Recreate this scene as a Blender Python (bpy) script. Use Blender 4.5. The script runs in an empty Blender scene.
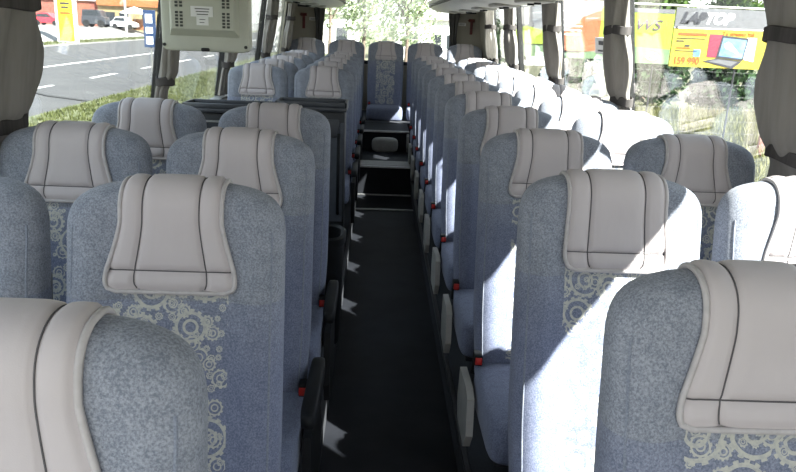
import bpy, bmesh, math, random
from mathutils import Vector, Matrix
from mathutils.bvhtree import BVHTree
random.seed(7)
PI = math.pi
sc = bpy.context.scene
COL = sc.collection

# ---------------------------------------------------------------- materials
def new_mat(name):
    m = bpy.data.materials.new(name); m.use_nodes = True
    nt = m.node_tree; nt.nodes.clear()
    out = nt.nodes.new('ShaderNodeOutputMaterial')
    return m, nt, out
class NB:
    """tiny node helper"""
    def __init__(s, nt): s.nt = nt
    def n(s, t, **kw):
        x = s.nt.nodes.new(t)
        for k, v in kw.items(): setattr(x, k, v)
        return x
    def put(s, sock, v):
        if isinstance(v, bpy.types.NodeSocket): s.nt.links.new(v, sock)
        elif v is not None: sock.default_value = v
    def m(s, op, a, b=None, c=None, clamp=False):
        x = s.n('ShaderNodeMath', operation=op); x.use_clamp = clamp
        s.put(x.inputs[0], a); s.put(x.inputs[1], b); s.put(x.inputs[2], c)
        return x.outputs[0]
    def vm(s, op, a, b=None, out=0):
        x = s.n('ShaderNodeVectorMath', operation=op)
        s.put(x.inputs[0], a)
        if b is not None: s.put(x.inputs[1], b)
        return x.outputs[out]
    def mix(s, f, a, b):
        x = s.n('ShaderNodeMix', data_type='RGBA')
        s.put(x.inputs[0], f); s.put(x.inputs[6], a if isinstance(a, bpy.types.NodeSocket) else (*a, 1)); s.put(x.inputs[7], b if isinstance(b, bpy.types.NodeSocket) else (*b, 1))
        return x.outputs[2]
    def noise(s, vec, scale, detail=2, rough=.5):
        x = s.n('ShaderNodeTexNoise'); s.put(x.inputs['Vector'], vec)
        x.inputs['Scale'].default_value = scale; x.inputs['Detail'].default_value = detail; x.inputs['Roughness'].default_value = rough
        return x.outputs['Fac']
    def ramp(s, v, a, b):
        x = s.n('ShaderNodeMapRange'); s.put(x.inputs[0], v); x.inputs[1].default_value = a; x.inputs[2].default_value = b
        return x.outputs[0]
    def obj(s): return s.n('ShaderNodeTexCoord').outputs['Object']
    def bump(s, h, strength, dist=.002):
        x = s.n('ShaderNodeBump'); s.put(x.inputs['Height'], h); x.inputs['Strength'].default_value = strength; x.inputs['Distance'].default_value = dist
        return x.outputs[0]

def pbr(name, col, rough=.6, metal=0, var=0, vscale=20, bump=0, bscale=200, spec=.5, sheen=0, col2=None, detail=2):
    m, nt, out = new_mat(name); b = NB(nt)
    p = b.n('ShaderNodeBsdfPrincipled'); nt.links.new(p.outputs[0], out.inputs[0])
    c = b.obj()
    if col2 is not None or var:
        if col2 is None: col2 = tuple(x * (1 - var) for x in col)
        f = b.ramp(b.noise(c, vscale, detail, .6), .35, .65)
        b.put(p.inputs['Base Color'], b.mix(f, col, col2))
    else: p.inputs['Base Color'].default_value = (*col, 1)
    p.inputs['Roughness'].default_value = rough; p.inputs['Metallic'].default_value = metal
    p.inputs['Specular IOR Level'].default_value = spec
    if sheen: p.inputs['Sheen Weight'].default_value = sheen
    if bump: b.put(p.inputs['Normal'], b.bump(b.noise(c, bscale, 3), bump))
    return m

def seat_fabric():
    m, nt, out = new_mat('seat_velour'); b = NB(nt)
    p = b.n('ShaderNodeBsdfPrincipled'); nt.links.new(p.outputs[0], out.inputs[0])
    c = b.obj(); sep = b.n('ShaderNodeSeparateXYZ'); nt.links.new(c, sep.inputs[0]); X, Y, Z = sep.outputs
    sp = b.noise(c, 260, 3, .75); sp2 = b.noise(c, 30, 3, .6)
    spk = b.ramp(b.m('ADD', b.m('MULTIPLY', sp, .8), b.m('MULTIPLY', sp2, .2)), .4, .62)
    grey = b.mix(spk, (.155, .170, .208), (.32, .337, .385))
    blue = b.mix(spk, (.116, .133, .205), (.222, .246, .342))
    # worn gear print
    rnd = b.n('ShaderNodeObjectInfo').outputs['Random']
    cmb = b.n('ShaderNodeCombineXYZ'); b.put(cmb.inputs[0], X); b.put(cmb.inputs[1], Z)
    offs = b.n('ShaderNodeCombineXYZ'); b.put(offs.inputs[0], b.m('MULTIPLY', rnd, 7.)); b.put(offs.inputs[1], b.m('MULTIPLY', rnd, 3.))
    base = b.vm('ADD', cmb.outputs[0], offs.outputs[0])
    mask = None
    for scale, teeth, r0, r1, w in ((9.5, 14, .28, .16, .065), (19., 11, .22, .17, .065), (36., 8, .18, .1, .07)):
        v = b.n('ShaderNodeTexVoronoi', voronoi_dimensions='2D', feature='F1'); v.inputs['Scale'].default_value = 1; v.inputs['Randomness'].default_value = .75
        q = b.vm('MULTIPLY', base, (scale, scale, scale)); nt.links.new(q, v.inputs['Vector'])
        d = v.outputs['Distance']
        dv = b.vm('SUBTRACT', q, v.outputs['Position']); s2 = b.n('ShaderNodeSeparateXYZ'); nt.links.new(dv, s2.inputs[0])
        ang = b.m('ARCTAN2', s2.outputs[1], s2.outputs[0])
        rc = b.n('ShaderNodeSeparateColor'); nt.links.new(v.outputs['Color'], rc.inputs[0])
        R = b.m('ADD', b.m('MULTIPLY', rc.outputs[0], r1), r0)
        tooth = b.m('MULTIPLY', b.m('GREATER_THAN', b.m('SINE', b.m('MULTIPLY', ang, teeth)), 0), .045)
        ro = b.m('ADD', R, tooth)
        ring = b.m('MULTIPLY', b.m('LESS_THAN', d, ro), b.m('GREATER_THAN', d, b.m('SUBTRACT', R, w)))
        inner = b.m('LESS_THAN', b.m('ABSOLUTE', b.m('SUBTRACT', d, b.m('MULTIPLY', R, .42))), .028)
        lay = b.m('MAXIMUM', ring, inner)
        if scale > 20: lay = b.m('MULTIPLY', lay, b.m('GREATER_THAN', rc.outputs[1], .3))
        mask = lay if mask is None else b.m('MAXIMUM', mask, lay)
    edge = b.m('MULTIPLY', b.m('LESS_THAN', b.m('ABSOLUTE', X), .122), b.m('MULTIPLY', b.m('LESS_THAN', Z, 1.02), b.m('GREATER_THAN', Z, .42)))
    wear = b.ramp(b.noise(c, 120, 2, .6), .3, .6)
    mask = b.m('MULTIPLY', b.m('MULTIPLY', mask, edge), b.m('ADD', b.m('MULTIPLY', wear, .4), .6))
    lower = b.m('LESS_THAN', Z, .962)
    col = b.mix(b.m('MULTIPLY', lower, b.m('ADD', .45, b.m('MULTIPLY', b.ramp(Z, .96, .8), .5))), grey, blue)
    col = b.mix(mask, col, (.48, .47, .42))
    b.put(p.inputs['Base Color'], col)
    p.inputs['Roughness'].default_value = .95; p.inputs['Specular IOR Level'].default_value = .15
    p.inputs['Sheen Weight'].default_value = .12; p.inputs['Sheen Roughness'].default_value = .45
    b.put(p.inputs['Normal'], b.bump(sp, .5, .0015))
    return m

def leatherette():
    m, nt, out = new_mat('grey_leatherette'); b = NB(nt)
    p = b.n('ShaderNodeBsdfPrincipled'); nt.links.new(p.outputs[0], out.inputs[0])
    c = b.obj()
    f = b.noise(c, 6, 3, .6)
    b.put(p.inputs['Base Color'], b.mix(f, (.455, .41, .415), (.515, .468, .472)))
    p.inputs['Roughness'].default_value = .62; p.inputs['Specular IOR Level'].default_value = .35
    mp = b.n('ShaderNodeMapping'); mp.inputs['Scale'].default_value = (1, 1, .35); nt.links.new(c, mp.inputs[0])
    wr = b.noise(mp.outputs[0], 28, 2, .5); gr = b.noise(c, 500, 2, .5)
    b.put(p.inputs['Normal'], b.bump(b.m('ADD', wr, b.m('MULTIPLY', gr, .06)), .35, .006))
    return m

def glass_mat():
    m, nt, out = new_mat('window_glass'); b = NB(nt)
    t = b.n('ShaderNodeBsdfTransparent'); t.inputs[0].default_value = (.95, .97, .95, 1)
    g = b.n('ShaderNodeBsdfGlossy'); g.inputs['Roughness'].default_value = .0; g.inputs['Color'].default_value = (1, 1, 1, 1)
    ge = b.n('ShaderNodeNewGeometry'); co_ = b.m('ABSOLUTE', b.vm('DOT_PRODUCT', ge.outputs['Incoming'], ge.outputs['Normal'], out='Value'))
    fr = b.m('ADD', b.m('MULTIPLY', b.m('POWER', b.m('SUBTRACT', 1., co_, clamp=True), 5.), .94), .05)
    mx = b.n('ShaderNodeMixShader'); nt.links.new(fr, mx.inputs[0]); nt.links.new(t.outputs[0], mx.inputs[1]); nt.links.new(g.outputs[0], mx.inputs[2])
    nt.links.new(mx.outputs[0], out.inputs[0]); return m

def cloth_mat(name, c1, c2, trans=.3):
    m, nt, out = new_mat(name); b = NB(nt)
    d = b.n('ShaderNodeBsdfDiffuse'); t = b.n('ShaderNodeBsdfTranslucent'); c = b.obj()
    mp = b.n('ShaderNodeMapping'); mp.inputs['Scale'].default_value = (1, 1, .08); nt.links.new(c, mp.inputs[0])
    col = b.mix(b.ramp(b.noise(mp.outputs[0], 40, 3), .35, .65), c1, c2)
    b.put(d.inputs[0], col); b.put(t.inputs[0], col)
    mx = b.n('ShaderNodeMixShader'); mx.inputs[0].default_value = trans
    nt.links.new(d.outputs[0], mx.inputs[1]); nt.links.new(t.outputs[0], mx.inputs[2]); nt.links.new(mx.outputs[0], out.inputs[0]); return m

def leaf_mat(name, c1, c2):
    m, nt, out = new_mat(name); b = NB(nt)
    d = b.n('ShaderNodeBsdfDiffuse'); t = b.n('ShaderNodeBsdfTranslucent')
    col = b.mix(b.noise(b.obj(), 2.5, 3), c1, c2)
    b.put(d.inputs[0], col); b.put(t.inputs[0], col)
    mx = b.n('ShaderNodeMixShader'); mx.inputs[0].default_value = .35
    nt.links.new(d.outputs[0], mx.inputs[1]); nt.links.new(t.outputs[0], mx.inputs[2]); nt.links.new(mx.outputs[0], out.inputs[0]); return m

M = dict(
    fabric=seat_fabric(), cover=leatherette(), glass=glass_mat(),
    seam=pbr('seam_thread', (.10, .095, .1), .8, var=.2),
    pipe=pbr('piping_vinyl', (.46, .43, .43), .55, var=.12, vscale=60),
    welt=pbr('velour_welt', (.15, .17, .22), .9, col2=(.24, .26, .31), vscale=300),
    dark=pbr('dark_plastic', (.007, .008, .010), .6, spec=.25, var=.3, bump=.15, bscale=400),
    shell=pbr('seat_back_plastic', (.07, .08, .1), .5, var=.2, bump=.15, bscale=300),
    console=pbr('console_plastic', (.02, .023, .027), .5, var=.25, vscale=8, bump=.2, bscale=350),
    ctop=pbr('console_tray', (.05, .055, .065), .45, var=.2, vscale=10),
    panel=pbr('grey_side_plastic', (.36, .35, .33), .55, var=.15, vscale=15),
    metal=pbr('brushed_metal', (.5, .5, .5), .35, .9, var=.2, vscale=60),
    steel=pbr('painted_steel', (.05, .05, .055), .5, .3, var=.2),
    red=pbr('red_button', (.5, .02, .015), .4, var=.15),
    hammer=pbr('hammer_red', (.13, .02, .018), .5, var=.2),
    floor=pbr('aisle_vinyl', (.008, .009, .012), .65, col2=(.014, .015, .019), vscale=5, bump=.2, bscale=500, spec=.2),
    podium=pbr('platform_carpet', (.02, .022, .027), .9, col2=(.035, .037, .045), vscale=200, bump=.4, bscale=600),
    beige=pbr('beige_trim_panel', (.36, .335, .27), .6, var=.1, vscale=3, bump=.05, bscale=200),
    wallc=pbr('side_wall_carpet', (.16, .16, .16), .9, var=.2, vscale=80, bump=.3, bscale=500),
    ceil=pbr('ceiling_fabric', (.6, .59, .56), .85, var=.06, vscale=5, bump=.1, bscale=400),
    rack=pbr('rack_panel', (.62, .61, .57), .55, var=.06, vscale=6),
    rubber=pbr('black_rubber', (.012, .012, .013), .6, var=.3),
    tvm=pbr('monitor_plastic', (.50, .51, .44), .5, var=.08, vscale=8, bump=.05, bscale=300),
    tvd=pbr('monitor_vent_dark', (.05, .055, .05), .6, var=.2),
    white=pbr('white_paper', (.8, .8, .8), .6, var=.04),
    ink=pbr('printed_ink', (.04, .04, .05), .6, var=.2),
    curtain=cloth_mat('curtain_cloth', (.275, .255, .235), (.31, .288, .266), .12),
    suncurtain=cloth_mat('curtain_cloth_sun_tint', (.45, .43, .41), (.55, .53, .5), .5),  # curtain cloth with sunlight put into its colour and translucency
    tie=cloth_mat('curtain_tie_cloth', (.075, .07, .068), (.11, .1, .098), .05),
    rearcurtain=cloth_mat('rear_curtain_cloth', (.08, .078, .075), (.13, .125, .12), .1),
    asphalt=pbr('asphalt', (.045, .045, .047), .9, col2=(.06, .06, .06), vscale=.7, bump=.3, bscale=60, detail=6),
    concrete=pbr('pale_concrete', (.22, .215, .205), .9, col2=(.18, .175, .168), vscale=.25, detail=5),
    grassg=pbr('grass_ground', (.055, .072, .028), .95, col2=(.11, .112, .055), vscale=1.4, detail=6, bump=.5, bscale=25),
    dry=pbr('dry_grass_ground', (.07, .075, .035), .95, col2=(.13, .12, .07), vscale=1.6, detail=6, bump=.5, bscale=25),
    blade=leaf_mat('grass_blades', (.065, .085, .03), (.13, .135, .06)),
    dryblade=leaf_mat('dry_grass_blades', (.10, .11, .04), (.2, .19, .09)),
    leaf=leaf_mat('leaf_green', (.06, .11, .03), (.14, .2, .07)),
    leafglare=leaf_mat('leaf_glare_tint', (.22, .27, .15), (.36, .42, .26)),  # leaf green paled, overexposure behind the back window put into the colour
    leafd=leaf_mat('leaf_dark', (.02, .05, .02), (.07, .12, .05)),
    bark=pbr('bark', (.16, .12, .09), .9, var=.4, vscale=15, bump=.6, bscale=30),
    paint=pbr('road_paint', (.72, .72, .7), .7, var=.1, vscale=4),
    tar=pbr('tar_seam', (.05, .05, .05), .8, var=.2),
    brick=pbr('red_brick', (.2, .06, .045), .85, col2=(.25, .1, .07), vscale=3),
    terra=pbr('terracotta_shutter', (.28, .1, .06), .7, var=.15, vscale=3),
    ochre=pbr('ochre_wall', (.32, .25, .13), .85, var=.12, vscale=2),
    whitewall=pbr('white_wall', (.8, .79, .76), .85, var=.06, vscale=1),
    orange=pbr('orange_cloth', (.36, .12, .04), .8, var=.1, vscale=4),
    yellow=pbr('yellow_panel', (.5, .38, .02), .5, var=.06, vscale=2),
    signblue=pbr('blue_sign', (.015, .04, .11), .5, var=.1, vscale=4),
    carred=pbr('car_red', (.55, .04, .06), .35, var=.05), cardark=pbr('car_charcoal', (.05, .055, .065), .35, var=.1), carwhite=pbr('car_white', (.75, .76, .77), .35, var=.03),
    carglass=pbr('car_glass', (.03, .035, .04), .15), tyre=pbr('tyre', (.015, .015, .015), .8, var=.2),
    roofgrey=pbr('roof_grey', (.33, .32, .31), .8, var=.15, vscale=1),
    bgrey=pbr('banner_grey', (.14, .14, .15), .6, var=.12, vscale=8), byel=pbr('banner_yellow', (.42, .34, .03), .6, var=.06, vscale=4),
    blime=pbr('banner_lime', (.27, .36, .03), .6, var=.06, vscale=4), bgreen=pbr('banner_green', (.14, .22, .11), .6, var=.15, vscale=6),
    borange=pbr('banner_orange', (.40, .12, .045), .6, var=.12, vscale=4), bsky=pbr('banner_pinkgrey', (.33, .28, .28), .6, var=.12, vscale=3),
    bpink=pbr('banner_crimson', (.25, .03, .06), .6, var=.1), bblue=pbr('banner_blue', (.10, .2, .42), .6, col2=(.2, .38, .6), vscale=4),
    bink=pbr('banner_plum_ink', (.10, .06, .09), .6, var=.1), btext=pbr('banner_orange_text', (.4, .09, .015), .6, var=.1),
)

# ---------------------------------------------------------------- mesh builder
class MB:
    def __init__(s): s.v = []; s.f = []; s.mi = []; s.cur = 0
    def add(s, vs, fs):
        o = len(s.v); s.v += [tuple(v) for v in vs]
        for f in fs: s.f.append(tuple(i + o for i in f)); s.mi.append(s.cur)
        return s
    def box(s, x0, x1, y0, y1, z0, z1, bv=0.0, M4=None):
        bm = bmesh.new(); bmesh.ops.create_cube(bm, size=1)
        for v in bm.verts: v.co = Vector(((x0+x1)/2 + v.co.x*(x1-x0), (y0+y1)/2 + v.co.y*(y1-y0), (z0+z1)/2 + v.co.z*(z1-z0)))
        if bv: bmesh.ops.bevel(bm, geom=list(bm.edges), offset=bv, segments=2, affect='EDGES', profile=.5)
        if M4: bm.transform(M4)
        s.bm(bm); return s
    def bm(s, bm):
        bm.verts.index_update(); s.add([v.co for v in bm.verts], [[v.index for v in f.verts] for f in bm.faces]); bm.free(); return s
    def prism(s, pts, axis, a, b):
        """pts 2-D outline, extruded along axis from a to b"""
        def P(p, t):
            return {'x': (t, p[0], p[1]), 'y': (p[0], t, p[1]), 'z': (p[0], p[1], t)}[axis]
        n = len(pts)
        s.add([P(p, a) for p in pts] + [P(p, b) for p in pts],
              [tuple(range(n)), tuple(range(2*n-1, n-1, -1))] + [(i, i+n, (i+1) % n+n, (i+1) % n) for i in range(n)]); return s
    def tube(s, path, r, n=8, closed=False):
        path = [Vector(p) for p in path]; N = len(path); rings = []
        up = None
        for i, p in enumerate(path):
            a = path[i-1] if (i or closed) else p; c = path[(i+1) % N] if (i < N-1 or closed) else p
            d = (c-a).normalized() if (c-a).length > 1e-9 else Vector((0, 0, 1))
            if up is None: up = Vector((0, 0, 1)) if abs(d.z) < .9 else Vector((1, 0, 0))
            u = (up - d*up.dot(d)).normalized(); up = u; w = d.cross(u)
            rr = r[i] if isinstance(r, (list, tuple)) else r
            rings.append([p + (u*math.cos(2*PI*k/n) + w*math.sin(2*PI*k/n))*rr for k in range(n)])
        s.loft(rings, caps=not closed, wrap=closed); return s
    def loft(s, rings, caps=True, wrap=False):
        n = len(rings[0]); vs = [v for r in rings for v in r]; fs = []
        R = len(rings)
        for i in range(R if wrap else R-1):
            j = (i+1) % R
            for k in range(n): fs.append((i*n+k, i*n+(k+1) % n, j*n+(k+1) % n, j*n+k))
        if caps: fs += [tuple(range(n-1, -1, -1)), tuple((R-1)*n+k for k in range(n))]
        s.add(vs, fs); return s
    def superbox(s, c, h, e1=.25, e2=.25, nu=28, nv=16, M4=None):
        def pw(x, e): return math.copysign(abs(x)**e, x)
        rings = []
        for i in range(1, nv):
            ph = -PI/2 + PI*i/nv
            # cluster rows evenly along the rounded shape
            cz, cr = pw(math.sin(ph), e1), pw(math.cos(ph), e1)
            rings.append([Vector((c[0]+h[0]*cr*pw(math.cos(2*PI*k/nu), e2), c[1]+h[1]*cr*pw(math.sin(2*PI*k/nu), e2), c[2]+h[2]*cz)) for k in range(nu)])
        if M4: rings = [[M4 @ v for v in r] for r in rings]
        s.loft(rings); return s
    def quad(s, *p): s.add(p, [tuple(range(len(p)))]); return s
    def build(s, name, mat, parent=None, smooth=None, loc=None):
        me = bpy.data.meshes.new(name); me.from_pydata(s.v, [], s.f)
        for mm in (mat if isinstance(mat, (list, tuple)) else [mat]): me.materials.append(mm)
        me.polygons.foreach_set('material_index', s.mi)
        bm = bmesh.new(); bm.from_mesh(me); bmesh.ops.recalc_face_normals(bm, faces=bm.faces) if name not in NO_RECALC else None; bm.to_mesh(me); bm.free()
        if smooth is not None:
            me.polygons.foreach_set('use_smooth', [True]*len(me.polygons)); me.set_sharp_from_angle(angle=math.radians(smooth))
        me.update(); o = bpy.data.objects.new(name, me); COL.objects.link(o)
        if parent: o.parent = parent
        if loc: o.location = loc
        return o
NO_RECALC = {'foliage', 'grass_tufts'}
def thing(name, label, cat, loc=(0, 0, 0), rz=0, group=None):
    o = bpy.data.objects.new(name, None); COL.objects.link(o); o.empty_display_size = .1
    o.location = loc; o.rotation_euler = (0, 0, rz); return tag(o, label, cat, group)
def tag(o, label, cat, group=None, kind=None):
    o['label'] = label; o['category'] = cat
    if group: o['group'] = group
    if kind: o['kind'] = kind
    return o
def struct(o, label=None):
    o['kind'] = 'structure'
    if label: o['label'] = label
    return o
def text(name, s, size, mat, parent, loc, sx=1., shear=0., ext=.004, rz=0, bold=0.):
    cu = bpy.data.curves.new(name, 'FONT'); cu.body = s; cu.size = size; cu.extrude = ext; cu.shear = shear; cu.offset = bold
    t = bpy.data.objects.new(name, cu); COL.objects.link(t)
    dg = bpy.context.evaluated_depsgraph_get()
    me = bpy.data.meshes.new_from_object(t.evaluated_get(dg)); bpy.data.objects.remove(t)
    me.materials.clear(); me.materials.append(mat)
    me.transform(Matrix.Rotation(PI/2, 4, 'X') @ Matrix.Diagonal((sx, 1, 1, 1)))
    if rz: me.transform(Matrix.Rotation(rz, 4, 'Z'))
    o = bpy.data.objects.new(name, me); COL.objects.link(o); o.parent = parent; o.location = loc
    return o
def smooth01(x, a, b):
    t = min(1, max(0, (x-a)/(b-a))); return t*t*(3-2*t)

# ---------------------------------------------------------------- camera (eye at the origin of the place)
f_, P_, YAW, ROLL = 721.87, .2845, .0347, .0427
Rt = Vector((math.cos(YAW), -math.sin(YAW), 0)); Fw = Vector((math.sin(YAW)*math.cos(P_), math.cos(YAW)*math.cos(P_), -math.sin(P_)))
Up = Vector((math.sin(YAW)*math.sin(P_), math.cos(YAW)*math.sin(P_), math.cos(P_)))
cx_ = Rt*math.cos(ROLL) + Up*math.sin(ROLL); cy_ = -Rt*math.sin(ROLL) + Up*math.cos(ROLL)
cam = bpy.data.cameras.new('camera'); co = bpy.data.objects.new('camera', cam); COL.objects.link(co)
mw = Matrix((cx_, cy_, -Fw)).transposed().to_4x4(); co.matrix_world = mw
cam.sensor_width = 36; cam.lens = f_/796*36; cam.clip_start = .02; cam.clip_end = 600
sc.camera = co

# ---------------------------------------------------------------- seat
POD = -1.55                                   # level of the seat platforms
TOPZ = 1.204
def yc(z):
    s = (z-.36)/.85; return -.17 + .21*s - .04*s*s
def hw(z):
    w = .2345 - .012*smooth01(.62-z, 0, .3)
    z0 = 1.085
    if z > z0: w = w*max(0., 1-((z-z0)/(TOPZ-z0))**2.6)**(1/2.6)*.55 + w*.45*max(0., 1-((z-z0)/(TOPZ-z0))**6)**(1/3.)
    return w
def hd(z):
    d = .062 - .006*smooth01(z, .9, 1.1)
    z0 = 1.15
    if z > z0: d = d*max(0., 1-((z-z0)/(TOPZ-z0))**2.2)**(1/2.2)
    if z < .42: d = d*(.75+.25*smooth01(z, .34, .42))
    d -= .005*math.exp(-((z-.962)/.007)**2)
    return d
def section(z, n=52, grow=0.0):
    w, d, y0 = hw(z)+grow, hd(z)+grow, yc(z); r = []
    for k in range(n):
        a = 2*PI*k/n; c, s_ = math.cos(a), math.sin(a)
        x = w*math.copysign(abs(c)**(2/3.6), c); y = d*math.copysign(abs(s_)**(2/3.0), s_)
        if y < 0 and w > 1e-4:
            u = abs(x)/w
            bol = .026*smooth01(u, .45, .8) * smooth01(z, .36, .5) * (1-.55*smooth01(z, .9, 1.12))
            lum = .012*math.exp(-((z-.6)/.12)**2)*(1-u*u)
            y -= (bol+lum)*min(1, -y/d*1.15)*(1-smooth01(z, 1.12, 1.21))
        r.append(Vector((x, y0+y, z)))
    return r
zs = [.345+.6*i/26 for i in range(27)] + [.955+.155*i/12 for i in range(13)] + [1.11+(TOPZ-1.11)*math.sin(PI/2*i/13) for i in range(1, 13)] + [TOPZ-.0002]
zs = sorted(set(zs + [.949, .956, .962, .968, .975]))
bk = MB(); bk.loft([section(z) for z in zs])
backrest0 = bk.build('backrest', M['fabric'], smooth=70)
bvh = BVHTree.FromPolygons(bk.v, bk.f)

def cover_mesh(side=0.0, drop=.0, top=.106, flare=.045):
    """quilted head cover draped over the top of the backrest"""
    NU, NV = 48, 64
    zb = .982 - drop; path = []
    L1 = 1.13-zb; L2 = .20; L3 = .14; T = L1+L2+L3
    grid = [[None]*(NU+1) for _ in range(NV+1)]
    for j in range(NV+1):
        s = T*j/NV
        low = 1-min(1, s/L1)                                  # 1 at the front hem
        half = top + flare*low**1.25
        if s < .055: half *= (1-(1-s/.055)**2.2)**(1/2.2)*.24+.76
        half_b = half
        for i in range(NU+1):
            u = -1+2*i/NU
            x = u*half_b + side*low**1.2
            su = s + .02*(1-u*u)*0
            if s <= L1:
                z = zb+s; tgt = Vector((x, yc(z), z)); d = Vector((0, 1, 0)); org = tgt - d*.4
            elif s <= L1+L2:
                a = PI*(s-L1)/L2; tgt = Vector((x, yc(1.13), 1.13)); out = Vector((0, -math.cos(a), math.sin(a))); org = tgt+out*.4; d = -out
            else:
                z = 1.13-(s-L1-L2); tgt = Vector((x, yc(z), z)); d = Vector((0, -1, 0)); org = tgt - d*.4
            h = bvh.ray_cast(org, d, 1.)
            loc, nor = (h[0], h[1]) if h[0] else (tgt, -d)
            if nor.dot(d) > 0: nor = -nor
            grid[j][i] = (loc, (nor*.6 - d*.4).normalized(), u, s)
    # smooth the sheet a little so that it bridges hollows
    for it in range(3):
        g2 = [[grid[j][i][0].copy() for i in range(NU+1)] for j in range(NV+1)]
        for j in range(1, NV):
            for i in range(1, NU):
                av = (g2[j-1][i]+g2[j+1][i]+g2[j][i-1]+g2[j][i+1])/4
                grid[j][i] = (g2[j][i].lerp(av, .5),) + grid[j][i][1:]
    vs = []; seam = []
    us = .56
    for j in range(NV+1):
        for i in range(NU+1):
            loc, nor, u, s = grid[j][i]
            eu = (1-abs(u))*.14; es = min(s, T-s); e = min(eu, es)
            th = .002 + .009*smooth01(e, 0, .02)
            ds = min(abs(abs(u)-us)*.14, abs(s-.045) if True else 9)
            th -= .0065*math.exp(-(ds/.004)**2)
            th += .003*smooth01(ds, .0, .03)
            vs.append(loc + nor*th)
    W = NU+1; fs = []; mi = []
    for j in range(NV):
        for i in range(NU):
            fs.append((j*W+i, j*W+i+1, (j+1)*W+i+1, (j+1)*W+i))
    m = MB(); m.add(vs, fs)
    # hem: turn the border in to the cloth
    border = [(0, i) for i in range(NU+1)] + [(j, NU) for j in range(1, NV+1)] + [(NV, i) for i in range(NU-1, -1, -1)] + [(j, 0) for j in range(NV-1, 0, -1)]
    hem = [grid[j][i][0] - grid[j][i][1]*.004 for j, i in border]; n = len(hem)
    o = len(m.v); m.v += [tuple(h) for h in hem]
    for k in range(n):
        a = border[k][0]*W+border[k][1]; b2 = border[(k+1) % n][0]*W+border[(k+1) % n][1]
        m.f.append((a, b2, o+(k+1) % n, o+k)); m.mi.append(0)
    pipe = MB(); pipe.tube([grid[j][i][0]+grid[j][i][1]*.005 for j, i in border], .0052, 8, closed=True)
    # stitched seams as fine thread lines
    m.cur = 1
    def line(pts): m.tube(pts, .0013, 5)
    for sg in (-1, 1):
        i = (sg*us+1)/2*NU; i0 = int(i); fr = i-i0
        line([Vector(vs[j*W+i0]).lerp(Vector(vs[j*W+i0+1]), fr) + grid[j][i0][1]*.0007 for j in range(1, NV)])
    jf = .045/T*NV; j0 = int(jf); fr = jf-j0
    line([Vector(vs[j0*W+i]).lerp(Vector(vs[(j0+1)*W+i]), fr) + grid[j0][i][1]*.0007 for i in range(1, NU)])
    return m, pipe

def make_seat(kind, side):
    """kind: aisle / window / rear ; side +1 when the aisle lies on the seat's -x side"""
    t = thing('coach_seat', 'seat', 'seat')
    b = backrest0 if not backrest0.parent else backrest0.copy()
    if b is not backrest0: COL.objects.link(b)
    b.parent = t
    if kind not in weltm:
        for sg in (-1, 1):
            pts = []
            for z in [.42+.03*i for i in range(24)]:
                w_ = hw(z)*.90; h = bvh.ray_cast(Vector((sg*w_, yc(z)-.4, z)), Vector((0, 1, 0)), 1.)
                if h[0]: pts.append(h[0]+Vector((0, .0015, 0)))
            w = MB(); w.tube(pts, .003, 6); weltm[sg] = w
        weltm[kind] = 1
    for sg in (-1, 1): weltm[sg].build('piping', M['welt'], b, smooth=60)
    cm, cp = cover_variants[0]
    c = cm.build('headrest_cover', [M['cover'], M['seam']], t, smooth=60)
    cp.build('piping', M['pipe'], c, smooth=60)
    sh = MB(); sh.loft([[Vector((p.x, p.y+.022, p.z)) for p in section(z, 32, -.006)] for z in [.36+.62*i/12 for i in range(13)]])
    sh.build('back_shell', M['shell'], t, smooth=50)
    cu = MB(); cu.superbox((0, -.40, .325), (.232, .235, .085), .32, .22, 36, 14); cu.build('cushion', M['fabric'], t, smooth=70)
    if kind != 'rear':
        fr = MB(); fr.box(-.2, .2, -.56, -.12, .205, .245, .01); fr.box(-.21, .21, -.2, -.1, .2, .38, .012); fr.build('seat_frame', M['steel'], t, smooth=35)
        for yy in (-.50, -.18):
            lg = MB(); lg.box(-.02, .02, yy-.02, yy+.02, .006, .21, .004); lg.box(-.05, .05, yy-.05, yy+.05, 0, .014, .004); lg.build('leg', M['steel'], t, smooth=35)
    if kind == 'aisle':
        a = -side                                     # aisle direction in x
        if side > 0:
            sp = MB(); sp.prism([(-.37, .20), (-.35, .33), (-.30, .35), (-.12, .34), (-.10, .22), (-.13, .14), (-.32, .13)], 'x', a*.243, a*.268)
            sp.build('side_panel', M['panel'], t, smooth=35)
        else:
            sp = MB(); sp.prism([(-.46, .16), (-.44, .38), (-.12, .40), (-.08, .20), (-.12, .06), (-.38, .05)], 'x', a*.243, a*.268)
            sp.build('side_panel', M['dark'], t, smooth=35)  # same part as on the right, shade put into a darker plastic
            ar = MB(); ar.superbox((a*.262, -.30, .46), (.024, .20, .028), .4, .35, 20, 10); ar.build('armrest', M['dark'], t, smooth=60)
    if kind != 'window' or True:
        a = -side
        bx = a*.222 if kind == 'aisle' else a*.2
        st = MB(); st.tube([(bx, -.14, .33), (bx, -.17, .40), (bx, -.205, .435)], .011, 8); st.box(bx-.014, bx+.014, -.245, -.195, .405, .445, .004)
        so = st.build('belt_buckle', M['dark'], t, smooth=50)
        bt = MB(); bt.box(bx-.012, bx+.012, -.252, -.236, .412, .438, .003); bt.build('release_button', M['red'], so, smooth=50)
    return t
weltm = {}
cover_variants = [cover_mesh(), cover_mesh(.004, .004, .122, .012), cover_mesh(-.006, -.008, .112, .03)]
variant_data = []
for cm_, cp_ in cover_variants[1:]:
    a_ = cm_.build('headrest_cover', [M['cover'], M['seam']], None, smooth=60); b_ = cp_.build('piping', M['pipe'], None, smooth=60)
    variant_data.append((a_.data, b_.data)); bpy.data.objects.remove(a_); bpy.data.objects.remove(b_)
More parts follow.
